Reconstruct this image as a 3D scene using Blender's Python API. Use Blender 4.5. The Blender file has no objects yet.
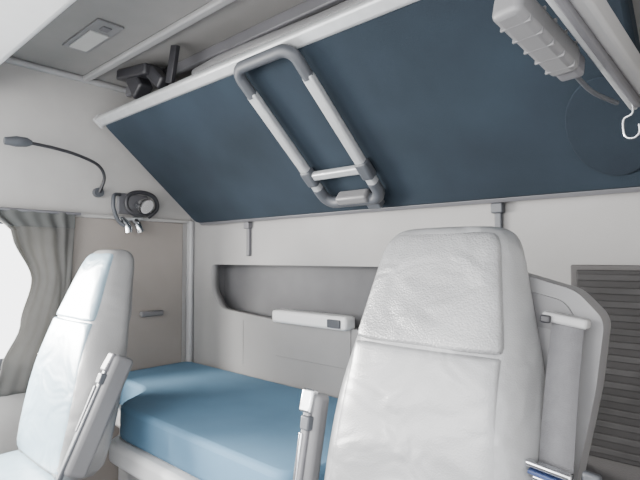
import bpy, bmesh, math, random
from mathutils import Vector, Matrix
random.seed(3)
H = 1.40   # eye height above the cab floor; heights below are given relative to it
D = bpy.data
COL = bpy.context.scene.collection

# ------------------------------------------------------------ materials
def mat(name, col, rough=0.6, metal=0.0, var=0.06, vscale=6.0, bump=0.0, bscale=120.0, bump2=0.0, b2scale=9.0, coat=0.0, weave=False, trans=0.0):
    m = D.materials.new(name); m.use_nodes = True
    nt = m.node_tree; N = nt.nodes; L = nt.links
    b = N["Principled BSDF"]
    b.inputs["Roughness"].default_value = rough
    b.inputs["Metallic"].default_value = metal
    if coat:
        b.inputs["Coat Weight"].default_value = coat; b.inputs["Coat Roughness"].default_value = 0.25
    tc = N.new("ShaderNodeTexCoord")
    nz = N.new("ShaderNodeTexNoise"); nz.inputs["Scale"].default_value = vscale; nz.inputs["Detail"].default_value = 5
    L.new(tc.outputs["Object"], nz.inputs["Vector"])
    cr = N.new("ShaderNodeValToRGB")
    cr.color_ramp.elements[0].position = 0.3; cr.color_ramp.elements[1].position = 0.7
    cr.color_ramp.elements[0].color = tuple(c*(1-var) for c in col)+(1,)
    cr.color_ramp.elements[1].color = tuple(min(1, c*(1+var)) for c in col)+(1,)
    L.new(nz.outputs["Fac"], cr.inputs["Fac"]); L.new(cr.outputs["Color"], b.inputs["Base Color"])
    last = None
    if bump > 0:
        n2 = N.new("ShaderNodeTexVoronoi" if not weave else "ShaderNodeTexNoise")
        n2.inputs["Scale"].default_value = bscale
        L.new(tc.outputs["Object"], n2.inputs["Vector"])
        bp = N.new("ShaderNodeBump"); bp.inputs["Strength"].default_value = bump; bp.inputs["Distance"].default_value = 0.002
        L.new(n2.outputs[0], bp.inputs["Height"]); last = bp
    if bump2 > 0:
        mp = N.new("ShaderNodeMapping"); mp.inputs["Scale"].default_value = (1.0, 1.0, 1.2); mp.inputs["Rotation"].default_value=(0,0.5,0)
        L.new(tc.outputs["Object"], mp.inputs["Vector"])
        n3 = N.new("ShaderNodeTexNoise"); n3.inputs["Scale"].default_value = b2scale; n3.inputs["Detail"].default_value = 2.0
        n3.inputs["Roughness"].default_value = 0.5
        n3.inputs["Distortion"].default_value = 0.6
        L.new(mp.outputs[0], n3.inputs["Vector"])
        bp2 = N.new("ShaderNodeBump"); bp2.inputs["Strength"].default_value = bump2; bp2.inputs["Distance"].default_value = 0.05
        L.new(n3.outputs["Fac"], bp2.inputs["Height"])
        if last: L.new(last.outputs[0], bp2.inputs["Normal"])
        last = bp2
    if last: L.new(last.outputs[0], b.inputs["Normal"])
    if trans:
        t = N.new("ShaderNodeBsdfTranslucent"); L.new(cr.outputs["Color"], t.inputs["Color"])
        mx = N.new("ShaderNodeMixShader"); mx.inputs[0].default_value = trans
        L.new(b.outputs[0], mx.inputs[1]); L.new(t.outputs[0], mx.inputs[2])
        L.new(mx.outputs[0], N["Material Output"].inputs["Surface"])
    return m

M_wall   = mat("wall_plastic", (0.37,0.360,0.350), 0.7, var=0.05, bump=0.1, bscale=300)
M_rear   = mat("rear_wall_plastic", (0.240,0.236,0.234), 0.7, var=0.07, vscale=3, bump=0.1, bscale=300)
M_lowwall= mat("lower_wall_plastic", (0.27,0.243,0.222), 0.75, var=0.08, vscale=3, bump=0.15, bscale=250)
M_clad   = mat("cladding_plastic", (0.065,0.062,0.063), 0.75, var=0.10, vscale=3, bump=0.2, bscale=250)
M_ceil   = mat("ceiling_lining", (0.22,0.215,0.211), 0.9, var=0.06, vscale=5, bump=0.3, bscale=200, weave=True)
M_white  = mat("white_plastic", (0.68,0.68,0.68), 0.45, var=0.03)
M_lgrey  = mat("light_grey_plastic", (0.31,0.31,0.315), 0.45, var=0.04)
M_shell  = mat("moulded_grey_plastic", (0.175,0.175,0.18), 0.5, var=0.05)
M_inlay  = mat("moulded_grey_inlay", (0.125,0.125,0.13), 0.5, var=0.05)
M_fgrey  = mat("satin_grey_plastic", (0.14,0.14,0.145), 0.42, var=0.05)
M_mgrey  = mat("mid_grey_plastic", (0.115,0.115,0.125), 0.5, var=0.06)
M_dgrey  = mat("dark_grey_plastic", (0.06,0.065,0.075), 0.5, var=0.1)
M_black  = mat("black_plastic", (0.022,0.022,0.026), 0.45, var=0.1)
M_slat   = mat("charcoal_plastic", (0.027,0.026,0.027), 0.75, var=0.4, vscale=12)
M_house  = mat("charcoal_housing", (0.020,0.019,0.020), 0.75, var=0.3)
M_alu    = mat("brushed_aluminium", (0.43,0.44,0.45), 0.42, 0.4, var=0.06, vscale=30)
M_chrome = mat("chrome", (0.66,0.67,0.69), 0.2, 1.0, var=0.02)
M_panel  = mat("dark_blue_fabric", (0.0150,0.0240,0.0345), 1.0, var=0.28, vscale=2.5, bump=0.5, bscale=400, weave=True)
M_pad    = mat("navy_pad_fabric", (0.0125,0.0195,0.0285), 1.0, var=0.14, vscale=6, bump=0.5, bscale=400, weave=True)
M_bed    = mat("blue_mattress_fabric", (0.088,0.182,0.275), 0.8, var=0.14, vscale=2.5, bump=0.5, bscale=450, weave=True, bump2=0.10, b2scale=4)
for _m in (M_panel,M_pad): _m.node_tree.nodes["Principled BSDF"].inputs["Specular IOR Level"].default_value=0.3
M_vinyl  = mat("silver_grey_vinyl", (0.225,0.229,0.235), 0.33, var=0.10, vscale=3.5, bump=0.20, bscale=300, bump2=0.42, b2scale=6.5, coat=0.5)  # broad tone variation paints a mottled sheen into the colour
M_side   = mat("shade_toned_bolster_vinyl", (0.17,0.170,0.170), 0.36, var=0.07, vscale=4, bump=0.20, bscale=300, bump2=0.32, b2scale=5, coat=0.3)  # darker grey puts the shading of the bolster sides into the vinyl colour
M_vinyl2 = mat("silver_grey_grained_vinyl", (0.20,0.203,0.208), 0.31, var=0.13, vscale=6, bump=0.5, bscale=240, bump2=0.38, b2scale=7, coat=0.5)
M_bvinyl = mat("pale_blue_vinyl", (0.20,0.275,0.325), 0.36, var=0.08, vscale=5, bump=0.15, bscale=300, bump2=0.34, b2scale=6, coat=0.3)
M_belt   = mat("grey_webbing", (0.115,0.115,0.122), 0.8, var=0.08, vscale=60, bump=0.4, bscale=400, weave=True)
M_curt   = mat("grey_curtain_cloth", (0.150,0.148,0.142), 0.95, var=0.25, vscale=3, bump=0.2, bscale=300, weave=True, trans=0.45)
M_header = mat("curtain_header", (0.07,0.072,0.07), 0.95, var=0.10)
M_floor  = mat("rubber_floor", (0.10,0.10,0.11), 0.8, var=0.15, bump=0.3, bscale=80)
M_niche  = mat("niche_lining", (0.13,0.13,0.135), 0.85, var=0.1)
M_lens   = mat("frosted_lamp_lens", (0.42,0.42,0.41), 0.25, var=0.03)
M_blue   = mat("blue_plastic", (0.03,0.05,0.13), 0.4)

# ------------------------------------------------------------ helpers
def finish(name, me, material=None, parent=None, smooth=True, bevel=0, sub=0, label=None, angle=40):
    o = D.objects.new(name, me); COL.objects.link(o)
    if material: me.materials.append(material)
    if smooth:
        for p in me.polygons: p.use_smooth = True
        try: me.set_sharp_from_angle(angle=math.radians(angle))
        except Exception: pass
    if bevel:
        b = o.modifiers.new("Bevel", 'BEVEL'); b.width = bevel; b.segments = 3; b.limit_method = 'ANGLE'; b.angle_limit = math.radians(35)
    if sub:
        s = o.modifiers.new("Sub", 'SUBSURF'); s.levels = sub; s.render_levels = sub
    if parent: o.parent = parent
    if label: o["label"] = label
    return o

def recenter(o, loc):
    o.data.transform(Matrix.Translation(-Vector(loc))); o.location = loc

def thing(name, loc, label, cat, group=None):
    e = D.objects.new(name, None); COL.objects.link(e); e.location = loc; e.empty_display_size = 0.05
    e["label"] = label; e["category"] = cat
    if group: e["group"] = group
    bpy.context.view_layer.update()
    return e

def adopt(o, e):
    o.parent = e; o.matrix_parent_inverse = Matrix.Translation(e.location).inverted()
    return o

def top(o, label, cat, group=None):
    o["label"] = label; o["category"] = cat
    if group: o["group"] = group
    bb = [Vector(c) for c in o.bound_box]
    c = sum(bb, Vector())/8
    recenter(o, c)
    return o

def struct(o):
    o["kind"] = "structure"; return o

def boxes(name, lst, material, **kw):
    bm = bmesh.new()
    for x0,x1,y0,y1,z0,z1 in lst:
        r = bmesh.ops.create_cube(bm, size=1)
        for v in r['verts']:
            v.co = Vector(((x0+x1)/2+v.co.x*(x1-x0), (y0+y1)/2+v.co.y*(y1-y0), H+(z0+z1)/2+v.co.z*(z1-z0)))
    me = D.meshes.new(name); bm.to_mesh(me); bm.free()
    return finish(name, me, material, **kw)

def obox(name, p0, p1, w, t, material, up=(0,0,1), segs=None, **kw):
    """oriented bar(s) from p0 to p1, width w (sideways), thickness t"""
    p0=Vector(p0)+Vector((0,0,H)); p1=Vector(p1)+Vector((0,0,H))
    d=(p1-p0); l=d.length; d.normalize(); s=d.cross(Vector(up)).normalized(); n=s.cross(d)
    bm=bmesh.new()
    for a,b in (segs or [(0,1)]):
        r=bmesh.ops.create_cube(bm,size=1)
        for v in r['verts']:
            c=v.co.copy(); v.co=p0+d*l*((a+b)/2+c.x*(b-a))+s*c.y*w+n*c.z*t
    bmesh.ops.recalc_face_normals(bm, faces=bm.faces)
    me=D.meshes.new(name); bm.to_mesh(me); bm.free()
    return finish(name, me, material, **kw)

def catmull(pts, n=6):
    pts=[Vector(p) for p in pts]; out=[]
    for i in range(len(pts)-1):
        a=pts[max(i-1,0)]; b=pts[i]; c=pts[i+1]; d=pts[min(i+2,len(pts)-1)]
        for k in range(n):
            t=k/n
            out.append(0.5*((2*b)+(c-a)*t+(2*a-5*b+4*c-d)*t*t+(3*b-a-3*c+d)*t**3))
    out.append(pts[-1]); return out

def tube(name, pts, r, material, smoothpts=True, segs=12, closed=False, flat=1.0, rr=None, **kw):
    P = catmull(pts) if smoothpts else [Vector(p) for p in pts]
    P=[p+Vector((0,0,H)) for p in P]
    n=len(P); bm=bmesh.new(); rings=[]
    t0=(P[1]-P[0]).normalized()
    u=t0.orthogonal().normalized()
    for i in range(n):
        if closed: t=(P[(i+1)%n]-P[(i-1)%n]).normalized()
        else: t=(P[min(i+1,n-1)]-P[max(i-1,0)]).normalized()
        u=(u-t*u.dot(t)).normalized(); w=t.cross(u)
        rad = r if rr is None else rr[min(int(i/(n-1)*(len(rr)-1)+0.5),len(rr)-1)]
        rings.append([bm.verts.new(P[i]+rad*(u*math.cos(2*math.pi*k/segs)+w*flat*math.sin(2*math.pi*k/segs))) for k in range(segs)])
    m = n if closed else n-1
    for i in range(m):
        A=rings[i]; B=rings[(i+1)%n]
        for k in range(segs): bm.faces.new((A[k],A[(k+1)%segs],B[(k+1)%segs],B[k]))
    if not closed:
        bm.faces.new(rings[0][::-1]); bm.faces.new(rings[-1])
    bmesh.ops.recalc_face_normals(bm, faces=bm.faces)
    me=D.meshes.new(name); bm.to_mesh(me); bm.free()
    return finish(name, me, material, **kw)

def holed(name, outer, holes, thick, remap, material, **kw):
    cu=D.curves.new("tmp",'CURVE'); cu.dimensions='2D'; cu.fill_mode='BOTH'; cu.extrude=thick/2
    for poly in [outer]+holes:
        s=cu.splines.new('POLY'); s.points.add(len(poly)-1); s.use_cyclic_u=True
        for i,p in enumerate(poly): s.points[i].co=(p[0],p[1],0,1)
    o=D.objects.new("tmp",cu); COL.objects.link(o); bpy.context.view_layer.update()
    me=D.meshes.new_from_object(o.evaluated_get(bpy.context.evaluated_depsgraph_get()))
    D.objects.remove(o); D.curves.remove(cu)
    for v in me.vertices:
        v.co=Vector(remap(*v.co))+Vector((0,0,H))
    bm=bmesh.new(); bm.from_mesh(me); bmesh.ops.remove_doubles(bm,verts=bm.verts,dist=1e-5)
    bmesh.ops.recalc_face_normals(bm,faces=bm.faces); bm.to_mesh(me); bm.free()
    me.name=name; me.materials.clear()
    return finish(name, me, material, **kw)

def rpoly(poly, r, n=5):
    out=[]; N=len(poly)
    for i in range(N):
        p=Vector(poly[i]); a=Vector(poly[i-1]); b=Vector(poly[(i+1)%N])
        rr=min(r,(a-p).length*0.45,(b-p).length*0.45)
        p0=p+(a-p).normalized()*rr; p1=p+(b-p).normalized()*rr
        for k in range(n+1):
            t=k/n; q=p0*(1-t)**2+p*2*t*(1-t)+p1*t*t; out.append((q.x,q.y))
    return out

# ------------------------------------------------------------ setting
XL, XR, YB, ZC = -2.5, 0.05, 1.64, 0.90
struct(boxes("floor", [(XL-0.1,XR+0.1,-1.2,YB+0.3,-1.45,-1.40)], M_floor, smooth=False))
struct(boxes("ceiling", [(XL-0.1,XR+0.1,-0.5,YB+0.3,ZC,ZC+0.05)], M_ceil, smooth=False))
win = rpoly([(-0.55,-0.46),(0.86,-0.46),(0.86,0.17),(-0.30,0.17)],0.06)
struct(holed("wall_left", [(-1.2,-1.4),(YB+0.05,-1.4),(YB+0.05,ZC),(-1.2,ZC)], [win], 0.06,
     lambda x,y,z:(XL-0.03+z, x, y), M_wall, smooth=False))
niche = rpoly([(-2.29,-0.035),(-2.29,-0.18),(-2.20,-0.275),(-1.80,-0.30),(-1.10,-0.30),(-1.10,-0.035)],0.035)
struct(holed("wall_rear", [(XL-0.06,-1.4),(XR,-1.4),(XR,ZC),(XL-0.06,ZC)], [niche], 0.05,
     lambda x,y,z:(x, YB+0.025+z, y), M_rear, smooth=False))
struct(boxes("trim_1", [(-2.36,-1.05,YB+0.13,YB+0.15,-0.36,0.02),(-2.36,-1.05,YB+0.05,YB+0.13,0.0,0.02),(-2.36,-1.05,YB+0.05,YB+0.13,-0.36,-0.335),
     (-2.36,-2.34,YB+0.05,YB+0.15,-0.36,0.02),(-1.05,-1.03,YB+0.05,YB+0.15,-0.36,0.02)], M_niche, smooth=False))
struct(boxes("wall_right", [(XR,XR+0.06,0.62,YB+0.05,-1.4,ZC)], M_wall, smooth=False))
struct(boxes("wall_front", [(XL,XR,-1.2,-1.15,-1.4,-0.45)], M_mgrey, smooth=False))
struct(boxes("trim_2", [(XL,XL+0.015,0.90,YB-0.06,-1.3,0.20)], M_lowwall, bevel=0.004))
struct(boxes("trim_3", [(XL,XL+0.025,0.2,YB-0.02,0.20,0.222)], M_wall, bevel=0.008))
struct(boxes("trim_4", [(XL,XL+0.045,YB-0.03,YB,-1.3,0.215)], M_lgrey, bevel=0.012))
struct(boxes("trim_5", [(XL+0.02,XR,1.00,1.035,ZC-0.025,ZC)], M_lgrey, bevel=0.008))
struct(boxes("trim_6", [(XL+0.02,XR,1.22,1.25,ZC-0.05,ZC)], M_mgrey, bevel=0.008))
struct(boxes("trim_7", [(XL,XL+0.03,0.55,YB,ZC-0.03,ZC)], M_lgrey, bevel=0.012))
struct(boxes("trim_8", [(-2.02,-2.01,YB-0.002,YB,-0.55,-0.32)], M_rear, smooth=False))

# ------------------------------------------------------------ overhead front cabinet
oc = boxes("overhead_cabinet", [(XL+0.01,XR,-0.45,0.55,0.70,0.895)], M_white, bevel=0.03)
top(oc, "white plastic overhead cabinet above the windscreen", "cabinet")

# ------------------------------------------------------------ ceiling lamp
e = thing("ceiling_lamp", (-1.99,0.84,H+ZC), "flat rectangular interior lamp with frosted lens on the roof lining", "lamp")
adopt(boxes("lamp_housing", [(-2.17,-1.83,0.79,0.895,ZC-0.010,ZC)], M_shell, bevel=0.006), e)
adopt(boxes("lens", [(-2.14,-1.93,0.805,0.88,ZC-0.018,ZC-0.008)], M_lens, bevel=0.006), e)
adopt(boxes("switch", [(-1.90,-1.86,0.825,0.86,ZC-0.016,ZC-0.008)], M_mgrey, bevel=0.003), e)

# ------------------------------------------------------------ upper bunk (folded up)
HY,HZ = 1.585, 0.19
TY,TZ = 1.04, 0.655
sl = Vector((0,TY-HY,TZ-HZ)); SL = sl.length; sd = sl.normalized(); sn = Vector((0,-sd.z,sd.y))
def pn(x,s,off=0.0):
    v = Vector((x,HY,HZ))+sl*s + (-sn if sn.z>0 else sn)*off
    return (v.x,v.y,v.z)
def pnslab(name, out, lo, hi, material, **kw):
    bm=bmesh.new()
    va=[bm.verts.new(Vector(pn(x,s,hi))+Vector((0,0,H))) for x,s in out]
    vb=[bm.verts.new(Vector(pn(x,s,lo))+Vector((0,0,H))) for x,s in out]
    bm.faces.new(va); bm.faces.new(vb[::-1])
    for i in range(len(out)): bm.faces.new((va[i],va[i-1],vb[i-1],vb[i]))
    bmesh.ops.recalc_face_normals(bm,faces=bm.faces)
    me=D.meshes.new(name); bm.to_mesh(me); bm.free()
    return finish(name, me, material, **kw)
e = thing("upper_bunk", (-1.28,HY,H+HZ), "folded-up upper bunk covered in dark blue fabric with aluminium edge rail", "bunk bed")
out=rpoly([(-2.36,0.0),(-0.20,0.0),(-0.20,0.985),(-2.36,0.985)],0.05)
adopt(pnslab("bunk_cushion", out, -0.07, 0.0, M_panel, bevel=0.012), e)
el=[(-0.285+0.10*math.cos(2*math.pi*k/32), 0.30+0.22*math.sin(2*math.pi*k/32)) for k in range(32)]
adopt(pnslab("end_pad", el, 0.0, 0.006, M_pad, bevel=0.004, label="darker rounded navy pad"), e)
adopt(obox("edge_rail", pn(-2.37,1.0,-0.01), pn(-0.19,1.0,-0.01), 0.05, 0.038, M_alu, up=tuple(sn), bevel=0.012, label="silver aluminium rail"), e)
adopt(obox("end_cap", pn(-2.385,1.0,-0.01), pn(-2.365,1.0,-0.01), 0.06, 0.05, M_lgrey, up=tuple(sn), bevel=0.01), e)
adopt(obox("hinge_strip", pn(-2.34,-0.012,-0.02), pn(-0.20,-0.012,-0.02), 0.02, 0.03, M_mgrey, up=tuple(sn), bevel=0.004), e)

# ------------------------------------------------------------ ladder stowed on the bunk
e = thing("bunk_ladder", Vector(pn(-1.19,0.1,0.03))+Vector((0,0,H)), "short aluminium ladder with grey corner joints on the blue bunk", "ladder")
xa,xb=-1.300,-1.035; s0,s1=0.125,1.00; off=0.035
def arc(cx,cs,rx,rs,a0,a1,n=6): return [pn(cx+rx*math.cos(math.radians(a0+(a1-a0)*k/n)), cs+rs*math.sin(math.radians(a0+(a1-a0)*k/n)), off) for k in range(n+1)]
r=0.045; rs=r/SL
topU=[pn(xa,s1-0.15,off)]+arc(xa+r,s1-rs,r,rs,180,90)+arc(xb-r,s1-rs,r,rs,90,0)+[pn(xb,s1-0.15,off)]
adopt(tube("top_bow", topU, 0.020, M_dgrey, smoothpts=False, label="dark grey rounded plastic bow"), e)
botU=[pn(xa,s0+0.11,off)]+arc(xa+r,s0+rs,r,rs,180,270)+arc(xb-r,s0+rs,r,rs,270,360)+[pn(xb,s0+0.11,off)]
adopt(tube("bottom_bow", botU, 0.023, M_dgrey, smoothpts=False, label="dark grey rounded plastic bow"), e)
adopt(obox("rail", pn(xa,s0+0.09,off), pn(xa,s1-0.13,off), 0.04,0.032, M_alu, up=tuple(sn), bevel=0.01), e)
adopt(obox("rail", pn(xb,s0+0.09,off), pn(xb,s1-0.13,off), 0.04,0.032, M_alu, up=tuple(sn), bevel=0.01), e)
adopt(obox("step", pn(xa,s0+0.20,off), pn(xb,s0+0.20,off), 0.032,0.028, M_alu, up=tuple(sn), bevel=0.008), e)
for x in (xa,xb):
    adopt(obox("joint", pn(x,s0+0.14,off), pn(x,s0+0.25,off), 0.050,0.043, M_dgrey, up=tuple(sn), bevel=0.012), e)
adopt(obox("foot_step", pn(xa+0.07,s0+0.03,off+0.004), pn(xb-0.05,s0+0.03,off+0.004), 0.038,0.05, M_fgrey, up=tuple(sn), bevel=0.01), e)
adopt(obox("latch", pn(-1.12,s0-0.045,off-0.01), pn(-1.06,s0-0.045,off-0.01), 0.03,0.04, M_dgrey, up=tuple(sn), bevel=0.006), e)

for i,(x,l) in enumerate([(-1.96,0.16),(-0.66,0.09)]):
    c=boxes("bunk_clip", [(x-0.012,x+0.012,YB-0.018,YB+0.001,0.17-l,0.17),(x-0.02,x+0.02,YB-0.03,YB+0.001,0.15,0.185)], M_mgrey if i==0 else M_dgrey, bevel=0.005)
    top(c, "long grey bunk strap clip on the rear wall" if i==0 else "short dark bunk clip on the rear wall", "clip", "bunk clips on the rear wall")

# ------------------------------------------------------------ roof brackets at the bunk's end
e = thing("bunk_support_bracket", (-2.17,1.10,H+ZC), "black metal support bracket under the roof holding the upper bunk", "bracket")
adopt(obox("bracket_plate", (-2.27,1.12,0.872),(-2.00,1.12,0.835),0.10,0.05,M_black,bevel=0.01), e)
adopt(obox("bracket_arm", (-2.18,1.12,0.86),(-2.10,1.12,0.755),0.09,0.07,M_black,up=(0,1,0),bevel=0.012), e)
adopt(obox("bracket_arm", (-2.04,1.12,0.85),(-1.92,1.12,0.755),0.06,0.05,M_black,up=(0,1,0),bevel=0.012), e)
s=obox("securing_strap", (-1.84,1.10,0.735),(-1.80,1.10,0.885),0.045,0.02,M_black,up=(0,1,0),bevel=0.003)
top(s,"black webbing strap hanging from the roof to the bunk rail","strap")
s=tube("rolled_blind", [(-1.75,1.17,0.77),(-1.5,1.16,0.775),(-1.0,1.17,0.77),(-0.5,1.16,0.775)],0.024,M_fgrey)
top(s,"grey rolled cloth tucked behind the bunk rail","cloth")

# ------------------------------------------------------------ stay and reel near the bunk's other end
e = thing("bunk_stay", (-0.24,0.84,H+0.42), "aluminium bunk stay rail with wire hook beside the blue bunk", "stay rail")
adopt(obox("stay_bar", (-0.245,0.72,0.435),(-0.207,1.28,0.345),0.016,0.035,M_alu,bevel=0.006), e)
adopt(obox("stay_bar", (-0.218,0.72,0.452),(-0.180,1.26,0.37),0.028,0.05,M_lgrey,bevel=0.008), e)
adopt(obox("stay_groove", (-0.235,0.73,0.43),(-0.198,1.26,0.343),0.012,0.03,M_mgrey,bevel=0.003), e)
hx=0.020
adopt(tube("wire_hook", [(-0.226+hx,1.24,0.345),(-0.225+hx,1.24,0.315),(-0.242+hx,1.24,0.303),(-0.240+hx,1.24,0.268),(-0.225+hx,1.24,0.260),(-0.213+hx,1.24,0.270),(-0.213+hx,1.24,0.288)],0.0025,M_chrome,label="bent chrome wire hook"), e)
e = thing("safety_net_reel", (-0.30,0.9,H+0.40), "boxy grey plastic reel housing beside the upper bunk", "reel")
adopt(obox("reel_housing", (-0.308,0.80,0.425),(-0.272,1.01,0.372),0.055,0.052,M_fgrey,bevel=0.012), e)
adopt(obox("reel_ribs", (-0.308,0.80,0.425),(-0.272,1.01,0.372),0.0555,0.0525,M_fgrey,bevel=0.001,segs=[(0.16+0.18*k,0.18+0.18*k) for k in range(5)]), e)
adopt(obox("reel_cap", (-0.274,1.00,0.376),(-0.268,1.04,0.366),0.046,0.042,M_mgrey,bevel=0.008), e)
adopt(tube("pull_cord", [(-0.270,1.03,0.365),(-0.262,1.15,0.352),(-0.235,1.25,0.345)],0.005,M_dgrey), e)

# ------------------------------------------------------------ lower bunk
bt=-0.587
XE=-0.46
e = thing("lower_bunk", (-1.45,1.2,H-1.4), "lower bunk with blue fabric mattress on a white base", "bunk bed")
outl=[(-2.48,1.62),(-2.48,1.16),(-2.08,1.14),(-1.95,0.94),(-0.965,0.94),(-0.905,1.18),(XE,1.20),(XE,1.62)]
def slab(name, outl, z0, z1, material, rad, **kw):
    o2=rpoly(outl,rad); bm=bmesh.new()
    a=[bm.verts.new((x,y,H+z1)) for x,y in o2]; b=[bm.verts.new((x,y,H+z0)) for x,y in o2]
    bm.faces.new(a); bm.faces.new(b[::-1])
    for i in range(len(o2)): bm.faces.new((a[i],a[i-1],b[i-1],b[i]))
    bmesh.ops.recalc_face_normals(bm,faces=bm.faces)
    me=D.meshes.new(name); bm.to_mesh(me); bm.free()
    return finish(name,me,material,**kw)
adopt(slab("mattress", outl, bt-0.135, bt, M_bed, 0.07, bevel=0.02, label="blue fabric mattress wider in the middle"), e)
fr=[(-2.49,1.63),(-2.49,1.13),(-2.09,1.11),(-1.97,0.91),(-0.955,0.91),(-0.90,1.16),(XE+0.01,1.18),(XE+0.01,1.63)]
adopt(slab("bunk_frame", fr, bt-0.225, bt-0.14, M_white, 0.05, bevel=0.02), e)
bs=[(-2.47,1.62),(-2.47,1.2),(-2.05,1.18),(-1.92,0.97),(-0.99,0.97),(-0.93,1.2),(XE,1.22),(XE,1.62)]
adopt(slab("storage_base", bs, -1.395, bt-0.225, M_lgrey, 0.03, bevel=0.01), e)

# ------------------------------------------------------------ storage pocket in the niche
e = thing("storage_pocket", (-1.52,YB-0.02,H-0.33), "pale grey plastic storage pocket set in the rear wall niche", "storage pocket")
adopt(boxes("pocket_front", [(-1.76,-1.30,YB-0.006,YB,-0.47,-0.30)], M_rear, bevel=0.005), e)
adopt(boxes("pocket_lip", [(-1.75,-1.295,YB-0.045,YB+0.03,-0.305,-0.245)], M_white, bevel=0.015), e)
adopt(boxes("latch", [(-1.39,-1.32,YB-0.055,YB-0.04,-0.295,-0.26)], M_dgrey, bevel=0.004), e)
s=boxes("grab_bar",[(XL+0.002,XL+0.04,1.32,1.45,-0.315,-0.285)],M_fgrey,bevel=0.008)
top(s,"small grey grab bar on the side wall above the mattress","grab bar")

# ------------------------------------------------------------ louvred vent behind the near seat
s=boxes("wall_cladding_panel",[(-0.44,0.04,YB-0.012,YB,-1.38,-0.02)],M_clad,bevel=0.005)
top(s,"grey-brown cladding panel on the rear wall","panel")
e = thing("louvred_vent", (-0.28,YB-0.02,H-0.3), "dark grey louvred heater vent on the rear wall", "vent")
adopt(boxes("vent_housing",[(-0.42,-0.04,YB-0.03,YB-0.012,-0.575,-0.035)],M_house,bevel=0.004), e)
adopt(boxes("louvre_slats",[(-0.415,-0.05,YB-0.038,YB-0.028,-0.56+0.038*k,-0.540+0.038*k) for k in range(14)],M_slat,bevel=0.004), e)

# ------------------------------------------------------------ curtain + rail
e = thing("window_curtain", (XL+0.05,0.8,H+0.2), "grey-beige pleated curtain hanging at the bright side window", "curtain")
def lerpk(tab,v):
    for (a,x),(b,y) in zip(tab,tab[1:]):
        if v<=b:
            t=(v-a)/(b-a); t=t*t*(3-2*t); return x+(y-x)*t
    return tab[-1][1]
Lk=[(0,0.62),(0.12,0.70),(0.38,0.78),(0.62,0.74),(0.85,0.67),(1,0.65)]
Rk=[(0,0.965),(0.38,0.955),(0.7,0.95),(1,0.95)]
def cloth(v0,v1,dx,material,name):
    bm=bmesh.new(); nu,nv=100,30; G=[]
    for j in range(nv+1):
        v=v0+(v1-v0)*j/nv; row=[]
        for i in range(nu+1):
            u=i/nu; y=lerpk(Lk,v)*(1-u)+lerpk(Rk,v)*u
            ph=u*math.pi*2*2.9+2.8*math.sin(u*7.3)+math.sin(v*3+u*4)*1.2
            x=XL+0.05+dx+0.007*math.sin(ph)*(0.4+0.6*math.sin(u*9+1+v*3))+0.0025*math.sin(u*31+v*9)
            row.append(bm.verts.new((x,y,H+0.205-0.80*v)))
        G.append(row)
    for j in range(nv):
        for i in range(nu): bm.faces.new((G[j][i],G[j][i+1],G[j+1][i+1],G[j+1][i]))
    me=D.meshes.new(name); bm.to_mesh(me); bm.free()
    c=finish(name,me,material,angle=180); c.modifiers.new("Solid",'SOLIDIFY').thickness=0.003
    adopt(c,e)
cloth(0.0,1.0,0,M_curt,"curtain_cloth")
cloth(-0.01,0.08,0.006,M_header,"curtain_header")
adopt(tube("curtain_rail",[(XL+0.055,-0.4,0.215),(XL+0.055,0.4,0.215),(XL+0.055,0.99,0.212)],0.007,M_mgrey),e)
w2=rpoly([(-0.53,-0.44),(0.84,-0.44),(0.84,0.15),(-0.29,0.15)],0.06)
wo=rpoly([(-0.60,-0.49),(0.89,-0.49),(0.89,0.195),(-0.33,0.195)],0.06)
struct(holed("window_1", wo,[w2],0.012,lambda x,y,z:(XL+0.006+z,x,y),M_dgrey,smooth=False))

# ------------------------------------------------------------ gooseneck lamp
e = thing("gooseneck_reading_lamp", (XL,1.09,H+0.33), "black flexible gooseneck reading lamp on the side wall", "lamp")
adopt(tube("base", [(XL,1.09,0.33),(XL+0.03,1.09,0.33)],0.024,M_dgrey,smoothpts=False), e)
adopt(tube("neck", [(XL+0.03,1.09,0.33),(XL+0.06,1.10,0.40),(XL+0.08,1.06,0.455),(XL+0.10,0.96,0.485),(XL+0.11,0.85,0.50),(XL+0.12,0.74,0.505)],0.0075,M_black), e)
adopt(tube("lamp_head", [(XL+0.12,0.75,0.505),(XL+0.12,0.73,0.505),(XL+0.12,0.69,0.502),(XL+0.12,0.645,0.497)],0.02,M_dgrey,smoothpts=False,rr=[0.012,0.022,0.025,0.017],flat=0.75), e)

# ------------------------------------------------------------ dark wall bracket with hanging chrome parts
e = thing("wall_bracket_lamp", (XL,1.28,H+0.28), "dark curved wall bracket with shiny chrome fittings hanging from it", "bracket")
adopt(boxes("mount_plate",[(XL,XL+0.02,1.19,1.36,0.23,0.34)],M_mgrey,bevel=0.01), e)
adopt(tube("bracket_loop",[(XL+0.02,1.36,0.22),(XL+0.06,1.39,0.27),(XL+0.07,1.36,0.33),(XL+0.07,1.28,0.345),(XL+0.07,1.22,0.32),(XL+0.07,1.215,0.26),(XL+0.08,1.26,0.225),(XL+0.085,1.33,0.235)],0.011,M_black), e)
adopt(tube("spot_head",[(XL+0.03,1.29,0.285),(XL+0.09,1.295,0.275),(XL+0.12,1.30,0.265)],0.035,M_chrome,smoothpts=False,rr=[0.02,0.042,0.040],segs=20,flat=0.8), e)
adopt(tube("hook",[(XL+0.02,1.20,0.33),(XL+0.06,1.15,0.315),(XL+0.07,1.145,0.25),(XL+0.07,1.17,0.19),(XL+0.08,1.20,0.165)],0.010,M_dgrey), e)
adopt(tube("chrome_peg",[(XL+0.04,1.20,0.20),(XL+0.075,1.215,0.165),(XL+0.08,1.22,0.130)],0.020,M_chrome), e)
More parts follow.
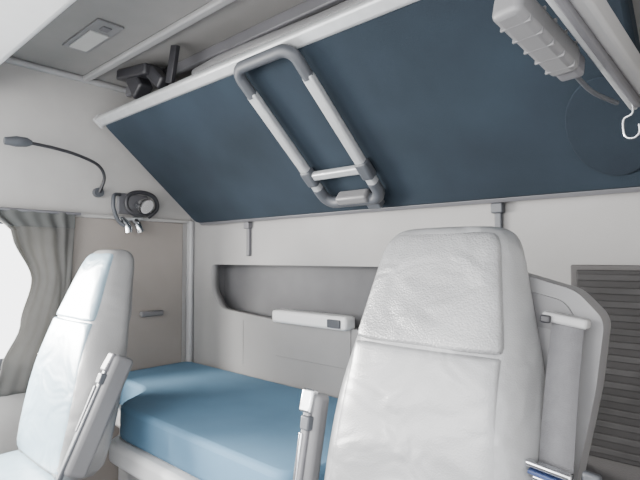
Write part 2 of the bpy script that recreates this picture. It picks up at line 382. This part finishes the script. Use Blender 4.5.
adopt(tube("chrome_peg",[(XL+0.04,1.27,0.205),(XL+0.075,1.275,0.165),(XL+0.08,1.285,0.135)],0.020,M_chrome), e)
adopt(obox("cross_bar",(XL+0.05,1.19,0.195),(XL+0.05,1.31,0.21),0.03,0.016,M_alu,bevel=0.005), e)

# ------------------------------------------------------------ seats
def ringpts(cx, yf, z, hw, th, ex=4.0, n=44, taper=0.0, bol=0.0):
    """rounded-rectangle ring: front face at yf, th deep; front narrower than the back by taper"""
    out=[]
    for k in range(n):
        a=2*math.pi*k/n; c=math.cos(a); s=math.sin(a)
        y=th/2*math.copysign(abs(s)**(2/ex),s)
        f=max(0,min(1,0.5-y/th))
        x=(hw-taper*f)*math.copysign(abs(c)**(2/ex),c)
        b=bol*f*max(0,1-((abs(x)/hw-0.74)/0.2)**2)
        out.append(Vector((cx+x, yf+th/2+y-b, H+z)))
    return out
def loft(name, rings, material, **kw):
    bm=bmesh.new(); R=[[bm.verts.new(p) for p in r] for r in rings]; n=len(R[0])
    for A,B in zip(R,R[1:]):
        for k in range(n): bm.faces.new((A[k],A[(k+1)%n],B[(k+1)%n],B[k]))
    for r,fl in ((R[0],True),(R[-1],False)):
        c=bm.verts.new(sum((v.co for v in r),Vector())/n)
        for k in range(n):
            f=(r[k],r[(k+1)%n],c); bm.faces.new(f[::-1] if fl else f)
    bmesh.ops.recalc_face_normals(bm,faces=bm.faces)
    me=D.meshes.new(name); bm.to_mesh(me); bm.free()
    return finish(name,me,material,angle=180,**kw)

def seat(cx, y0, k, m, ztop, label, vin, vhead, vback, cush_z=-0.74, ws=1.0, wtop=1.0, shell_off=0.17, arm=None, arm_mat=None, arm_br=None, arm_metal=None, tw=1.0, bw=0.030, aw=0.05, at_=0.055, tx=0.0):
    """m=+1: belt side toward +x; arm=(x, ytop, ztop, ybottom, zbottom)"""
    def yf(z): 
        zz=z-ztop
        return y0 + k*zz - 0.02*math.sin(max(0,min(1,(-zz)/0.75))*math.pi)
    e = thing("truck_seat", (cx, y0-0.25, 0.0), label, "seat")
    T=[(0.80,0.290,0.15),(0.70,0.295,0.175),(0.55,0.288,0.185),(0.45,0.279,0.185),(0.38,0.269,0.18),(0.31,0.255,0.172),(0.25,0.241,0.16),(0.20,0.227,0.15),(0.15,0.213,0.145),(0.11,0.202,0.14),(0.075,0.193,0.133),(0.045,0.184,0.122),(0.022,0.172,0.104),(0.008,0.152,0.078),(0.0,0.124,0.05)]
    T=[(a,b*(wtop+(ws-wtop)*min(1,a/0.45)),c) for a,b,c in T]
    def face(z,th): return yf(z)+(0.16-th)*0.35
    def tp(dz): return (0.03+0.035*min(1,dz/0.3))*ws
    rings=[]
    for dz,hw,th in T:
        z=ztop-dz
        rings.append(ringpts(cx, face(z,th), z, hw, th, ex=3.2, taper=tp(dz), bol=0.020*max(0,min(1,(dz-0.22)/0.12))))
    adopt(loft("backrest", rings, vin, sub=1), e)
    def at(dz):
        for (a,wa,ta),(b,wb,tb) in zip(T,T[1:]):
            if b<=dz<=a:
                t=(dz-b)/(a-b); return wb+(wa-wb)*t, tb+(ta-tb)*t
        return T[0][1],T[0][2]
    def insert(name, dzs, material, d=0.006, inset=0.012, f=None):
        rr=[]
        for i,dz in enumerate(dzs):
            hw,th=at(dz); z=ztop-dz
            q = 0.25 if i in (0,len(dzs)-1) else 1.0
            ins = inset+0.016*max(0,min(1,(dz-0.27)/0.12))
            rr.append(ringpts(cx, face(z,th)-d*q, z, hw-tp(dz)-ins-(0.002 if q<1 else 0), 0.05, ex=3.6))
        adopt(loft(name,rr,material,sub=1),e)
    insert("headrest_panel",[0.267,0.262,0.21,0.14,0.08,0.045,0.026,0.012], vhead, d=0.0025, inset=0.002)
    insert("backrest_panel",[0.77,0.76,0.60,0.45,0.34,0.281,0.276,0.271], vback, d=0.006, inset=0.006)
    # belt tower: solid moulded wedge
    def Y(z,o): return yf(z)+o
    so=shell_off; zt=ztop+tx
    prof=rpoly([(-0.20,-0.75),(-0.20,-0.25),(-0.10,-0.10),(0.10,-0.082),(0.275,-0.130),(0.330,-0.185),(0.320,-0.32),(0.290,-0.50),(0.275,-0.75)],0.022)
    adopt(holed("back_shell",[(x*tw,y) for x,y in prof],[],0.065,lambda x,y,z:(cx+m*x, Y(zt+y,so)+z, zt+y),M_shell,bevel=0.010),e)
    ins=rpoly([(0.12,-0.70),(0.12,-0.12),(0.255,-0.152),(0.290,-0.205),(0.282,-0.32),(0.255,-0.50),(0.245,-0.70)],0.02)
    adopt(holed("shell_inlay",[(x*tw,y) for x,y in ins],[],0.006,lambda x,y,z:(cx+m*x, Y(zt+y,so-0.034)+z, zt+y),M_inlay,bevel=0.002),e)
    bx=0.274*tw
    bpts=[(-0.19,0.10),(-0.30,0.085),(-0.45,0.07),(-0.60,0.06)]
    P=catmull([(cx+m*bx,Y(zt+z,o),zt+z) for z,o in bpts])
    bm=bmesh.new(); prev=None
    for p in P:
        a=bm.verts.new(p+Vector((-bw,0,H))); b=bm.verts.new(p+Vector((bw,0,H)))
        if prev: bm.faces.new((prev[0],prev[1],b,a))
        prev=(a,b)
    me=D.meshes.new("seat_belt"); bm.to_mesh(me); bm.free()
    o=finish("seat_belt",me,M_belt); o.modifiers.new("S",'SOLIDIFY').thickness=0.004; adopt(o,e)
    adopt(obox("belt_guide",(cx+m*(bx-0.048),Y(zt-0.18,0.10),zt-0.180),(cx+m*(bx+0.038),Y(zt-0.19,0.10),zt-0.192),0.03,0.020,M_lgrey,bevel=0.006),e)
    adopt(obox("guide_bolt",(cx+m*(bx-0.048),Y(zt-0.2,0.085),zt-0.184),(cx+m*(bx-0.028),Y(zt-0.2,0.085),zt-0.186),0.012,0.016,M_black,bevel=0.004),e)
    adopt(obox("belt_tongue",(cx+m*bx-0.045,Y(zt-0.45,0.045),zt-0.440),(cx+m*bx+0.035,Y(zt-0.45,0.045),zt-0.449),0.02,0.012,M_chrome,bevel=0.004),e)
    adopt(obox("tongue_slot",(cx+m*bx-0.038,Y(zt-0.45,0.040),zt-0.452),(cx+m*bx+0.030,Y(zt-0.45,0.040),zt-0.460),0.02,0.007,M_blue,bevel=0.002),e)
    adopt(obox("tongue_plate",(cx+m*bx-0.030,Y(zt-0.45,0.04),zt-0.461),(cx+m*bx+0.028,Y(zt-0.45,0.04),zt-0.468),0.02,0.010,M_chrome,bevel=0.003),e)
    adopt(obox("belt_buckle",(cx+m*(bx+0.06),Y(zt-0.44,0.07),zt-0.44),(cx+m*(bx+0.05),Y(zt-0.52,0.07),zt-0.54),0.03,0.022,M_dgrey,up=(0,1,0),bevel=0.006),e)
    # armrest folded up along inboard side
    ax,ya,za,yb_,zb=arm
    A=Vector((ax,ya,za)); B=Vector((ax,yb_,zb)); dd=(B-A)
    fwd=Vector((0,-1,0)); 
    def ap(t,o=0.0,dx=0.0): 
        v=A+dd*t+fwd*o; return (v.x+dx,v.y,v.z)
    adopt(obox("armrest",ap(0),ap(1),aw,at_,arm_mat,up=(0,1,0),bevel=0.016),e)
    adopt(obox("armrest_bracket",ap(0.05,at_*0.55),ap(1,at_*0.55),aw*0.4,0.016,arm_br,up=(0,1,0),bevel=0.005),e)
    adopt(obox("armrest_hinge",ap(-0.03,at_*0.45,-0.006),ap(0.12,at_*0.55,-0.006),aw*0.7,0.026,arm_metal,up=(0,1,0),bevel=0.006,label="metal hinge bracket"),e)
    adopt(obox("armrest_lever",ap(0.13,at_*0.66,0.004),ap(0.22,at_*0.62,0.004),aw*0.5,0.022,M_dgrey,up=(0,1,0),bevel=0.004),e)
    adopt(obox("armrest_link",ap(0.24,at_*0.66,-0.008),ap(0.62,at_*0.62,-0.008),aw*0.2,0.012,arm_metal,up=(0,1,0),bevel=0.003),e)
    cz=cush_z; yb=yf(-0.7)+0.06
    rings=[]
    for yy,hw,zt2 in [(yb,0.24,cz-0.02),(yb-0.02,0.25,cz),(yb-0.15,0.255,cz-0.01),(yb-0.3,0.26,cz-0.005),(yb-0.42,0.255,cz),(yb-0.50,0.245,cz-0.025),(yb-0.53,0.23,cz-0.06)]:
        r=[]; th=0.14
        for q in range(40):
            a=2*math.pi*q/40; c=math.cos(a); s=math.sin(a)
            r.append(Vector((cx+hw*math.copysign(abs(c)**0.5,c), yy, H+zt2-th/2+th/2*math.copysign(abs(s)**0.5,s)+(0.02*max(0,abs(c)-0.6) if s>0 else 0))))
        rings.append(r)
    adopt(loft("seat_cushion",rings,vback,sub=1),e)
    adopt(boxes("pedestal",[(cx-0.19,cx+0.19,yb-0.46,yb-0.06,-1.28,cz-0.13),(cx-0.23,cx+0.23,yb-0.5,yb-0.02,-1.40,-1.27)],M_dgrey,bevel=0.015),e)
    return e
seat(-0.568,1.03,0.23, 1,0.074,"silver-grey vinyl truck seat with tapered headrest and belt tower",M_vinyl,M_vinyl2,M_vinyl,tx=-0.012,
     arm=(-0.862,0.950,-0.345,0.870,-0.72),arm_mat=M_fgrey,arm_br=M_mgrey,arm_metal=M_chrome,aw=0.056,at_=0.05)
seat(-1.985,0.86,0.27,-1,0.035,"pale blue-grey vinyl truck seat beside the curtained window",M_side,M_bvinyl,M_bvinyl,ws=1.08,wtop=0.80,shell_off=0.12,
     arm=(-1.662,0.825,-0.340,0.66,-0.70),arm_mat=M_fgrey,arm_br=M_dgrey,arm_metal=M_mgrey,tw=0.9,aw=0.055,at_=0.075)

# ------------------------------------------------------------ light
w=D.worlds.new("World"); bpy.context.scene.world=w; w.use_nodes=True
bg=w.node_tree.nodes["Background"]; bg.inputs[0].default_value=(0.98,0.985,1.0,1); bg.inputs[1].default_value=5.0
def area(name,loc,rot,sx,sy,power,col=(1,1,1)):
    l=D.lights.new(name,'AREA'); l.shape='RECTANGLE'; l.size=sx; l.size_y=sy; l.energy=power; l.color=col
    o=D.objects.new(name,l); COL.objects.link(o); o.location=loc; o.rotation_euler=[math.radians(a) for a in rot]; return o
area("windscreen_daylight",(-1.5,-1.0,H+0.10),(86,0,-4),2.0,0.8,62,(1,0.985,0.96))
area("side_window_daylight",(-3.0,-0.05,H+0.2),(76,0,-62),1.3,0.8,560,(1,0.97,0.92))

# ------------------------------------------------------------ camera
cd=D.cameras.new("Camera"); cd.sensor_width=36; cd.lens=493/640*36; cd.clip_start=0.02
co=D.objects.new("Camera",cd); COL.objects.link(co); co.location=(0,0,H)
co.rotation_euler=(math.radians(92.1),0,math.radians(42))
bpy.context.scene.camera=co
